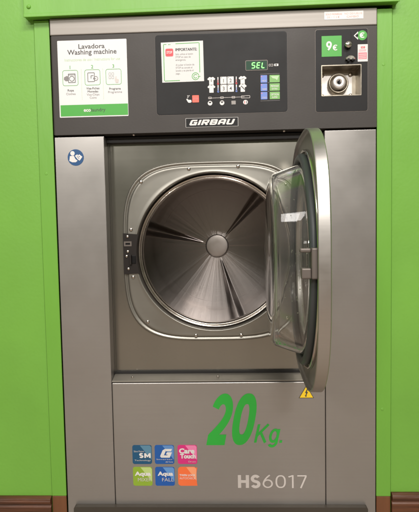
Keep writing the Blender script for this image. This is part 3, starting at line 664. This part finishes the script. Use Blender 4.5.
s.loft(revolve_y([(.0070, Y0-.0016), (.0070, Y0-.006), (.0088, Y0-.0062), (.0090, Y0-.0100), (.0075, Y0-.0125), (.0005, Y0-.0130)], .3625, 1.3695, 32)[::-1], 'chrome')
sub('coin_return_lever', s)
s = MB()
s.loft([[(.3685+.0125*sc_*math.cos(PI*i/12)*1.0, yv, 1.3335+.0085*sc_*math.sin(PI*i/12)) for i in range(13)]+[(.3685-.0125*sc_, yv, 1.3310), (.3685+.0125*sc_, yv, 1.3310)] for sc_, yv in ((1, Y0-.0012), (1, Y0-.007), (.85, Y0-.009))][::-1], 'chrome', False, capa=True)
s.rect(.3600, .3660, 1.3260, 1.3335, Y0-.0095, 'black', .002); s.disc(.3740, 1.3300, .0028, Y0-.0096, 'black', .001, 16); sub('coin_chute', s)
s = MB(); y = Y0-.0016; s.rect(.3890, .4155, 1.3265, 1.3715, y, 'paper', .0005, .001)
s.rect(.3975, .4080, 1.3610, 1.3660, y-.0003, 'redink'); s.rect(.3910, .4130, 1.3330, 1.3500, y-.0003, 'pinkink'); s.text('NO', (.3990, .4060, 1.3615, 1.3655), y-.0006, 'whiteink', .01)
for q in range(3): s.line(.3925, 1.3355+.0048*q, .4110, 1.3358+.0048*q, .0015, y-.0006, 'whiteink')
for q in range(2): s.line(.3920, 1.3540+.0030*q, .4110, 1.3542+.0030*q, .0009, y-.0003, 'pinkink')
sub('warning_sticker', s, 'small white sticker with red print beside the coin slot')
# lock box: a deep tray with a nickel plate and a round lock at its bottom
s = MB()
def rl(d, yv): return at_y(rrect(HX0+d, HX1-d, HZ0+d, HZ1-d, .0015), yv)
s.loft([rl(-.0022, Y0-.0012), rl(-.0018, Y0-.0020), rl(.0004, Y0-.0020), rl(.0008, Y0), rl(.0012, Y0+.044)], 'traymetal', False, capb=True)
lockbox = sub('lock_box', s)
s = MB(); s.rect(HX0+.004, HX1-.0125, HZ0+.004, HZ1-.008, Y0+.041, 'plate', .0015, .001); sub('lock_plate', s)
for xx, zz in ((HX0+.0085, HZ1-.0125), (HX1-.017, HZ1-.0125), (HX0+.0085, HZ0+.0085), (HX1-.017, HZ0+.0085)):
    s = MB(); s.loft(revolve_y([(.0060, Y0+.0408), (.0058, Y0+.0385), (.0042, Y0+.0370), (.0004, Y0+.0366)], xx, zz, 20)[::-1], 'brass'); sub('screw_head', s)
s = MB(); s.loft(revolve_y([(.0280, Y0+.0408), (.0276, Y0+.026), (.0262, Y0+.0225), (.0238, Y0+.022), (.0222, Y0+.0260), (.0205, Y0+.0320), (.0175, Y0+.0340)], .3440, 1.2790, 48)[::-1], 'traymetal'); sub('lock_cup', s)
s = MB(); s.loft(revolve_y([(.0174, Y0+.0340), (.0172, Y0+.0160), (.0158, Y0+.0142), (.0070, Y0+.0138), (.0058, Y0+.0150), (.0052, Y0+.022), (.0003, Y0+.022)], .3440, 1.2790, 48)[::-1], 'plate')
s.disc(.3440, 1.2790, .0050, Y0+.0215, 'black', .0004, 20); s.rect(.3424, .3456, 1.2735, 1.2845, Y0+.0134, 'black')
sub('lock', s)

# ================================================================== LIGHT
w = bpy.data.worlds.new("World"); bpy.context.scene.world = w; w.use_nodes = True; nt = w.node_tree
bg = nt.nodes['Background']; tc = nt.nodes.new('ShaderNodeTexCoord'); sx = nt.nodes.new('ShaderNodeSeparateXYZ'); mr = nt.nodes.new('ShaderNodeMapRange'); cr = nt.nodes.new('ShaderNodeValToRGB')
nt.links.new(tc.outputs['Generated'], sx.inputs[0]); nt.links.new(sx.outputs['Z'], mr.inputs['Value']); mr.inputs['From Min'].default_value = -1; mr.inputs['From Max'].default_value = 1
nt.links.new(mr.outputs[0], cr.inputs[0]); nt.links.new(cr.outputs[0], bg.inputs['Color'])
e = cr.color_ramp.elements; e[0].position = .25; e[0].color = (.50, .42, .37, 1); e[1].position = .85; e[1].color = (.62, .59, .53, 1)
q = e.new(.46); q.color = (.46, .39, .34, 1); q = e.new(.52); q.color = (.20, .205, .14, 1); q = e.new(.66); q.color = (.22, .23, .155, 1); q = e.new(.74); q.color = (.55, .52, .46, 1)
bg.inputs['Strength'].default_value = .82
def lamp(name, loc, target, sx_, sy_, power, col):
    l = bpy.data.lights.new(name, 'AREA'); l.shape = 'RECTANGLE'; l.size = sx_; l.size_y = sy_; l.energy = power; l.color = col
    o = bpy.data.objects.new(name, l); C.objects.link(o); o.location = loc
    o.rotation_euler = (Vector(target)-Vector(loc)).to_track_quat('-Z', 'Y').to_euler()
lamp('ceiling_lamp', (.9, -2.3, 3.3), (.1, -.4, 0), 1.2, .3, 75, (1, .96, .925))
lamp('ceiling_lamp', (-.95, -1.33, 2.6), (-.2, -.1, .3), .55, .40, 9, (1, .96, .925))
lamp('ceiling_lamp', (-.3, -3.5, 3.6), (0, -1, 0), 1.2, .6, 62, (1, .96, .925))
lamp('ceiling_lamp', (.42, -4.6, 2.75), (0, 0, .8), .40, .25, 68, (1, .96, .925))
lamp('ceiling_lamp', (-1.75, -4.6, 2.75), (0, 0, .8), .40, .25, 46, (1, .96, .925))

# ================================================================== CAMERA
cam = bpy.data.cameras.new('camera'); co = bpy.data.objects.new('camera', cam); C.objects.link(co); bpy.context.scene.camera = co
cam.sensor_fit = 'HORIZONTAL'; cam.sensor_width = 36; cam.lens = 480/419*36; cam.clip_start = .02; cam.clip_end = 100
r = Vector((.999230575, .034517014, -.018623454)); u = -Vector((-.016554597, -.0592833, -.99810392)); f = Vector((-.035555628, .997644258, -.05866627))
mw = Matrix(((r.x, u.x, -f.x, .03043642), (r.y, u.y, -f.y, -1.32832897), (r.z, u.z, -f.z, .8910597), (0, 0, 0, 1)))
co.matrix_world = mw
s_ = bpy.context.scene
s_.view_settings.view_transform = 'Standard'; s_.view_settings.look = 'None'; s_.view_settings.gamma = 1; s_.view_settings.exposure = -.20
s_.cycles.max_bounces = 16; s_.cycles.transmission_bounces = 12; s_.cycles.glossy_bounces = 6
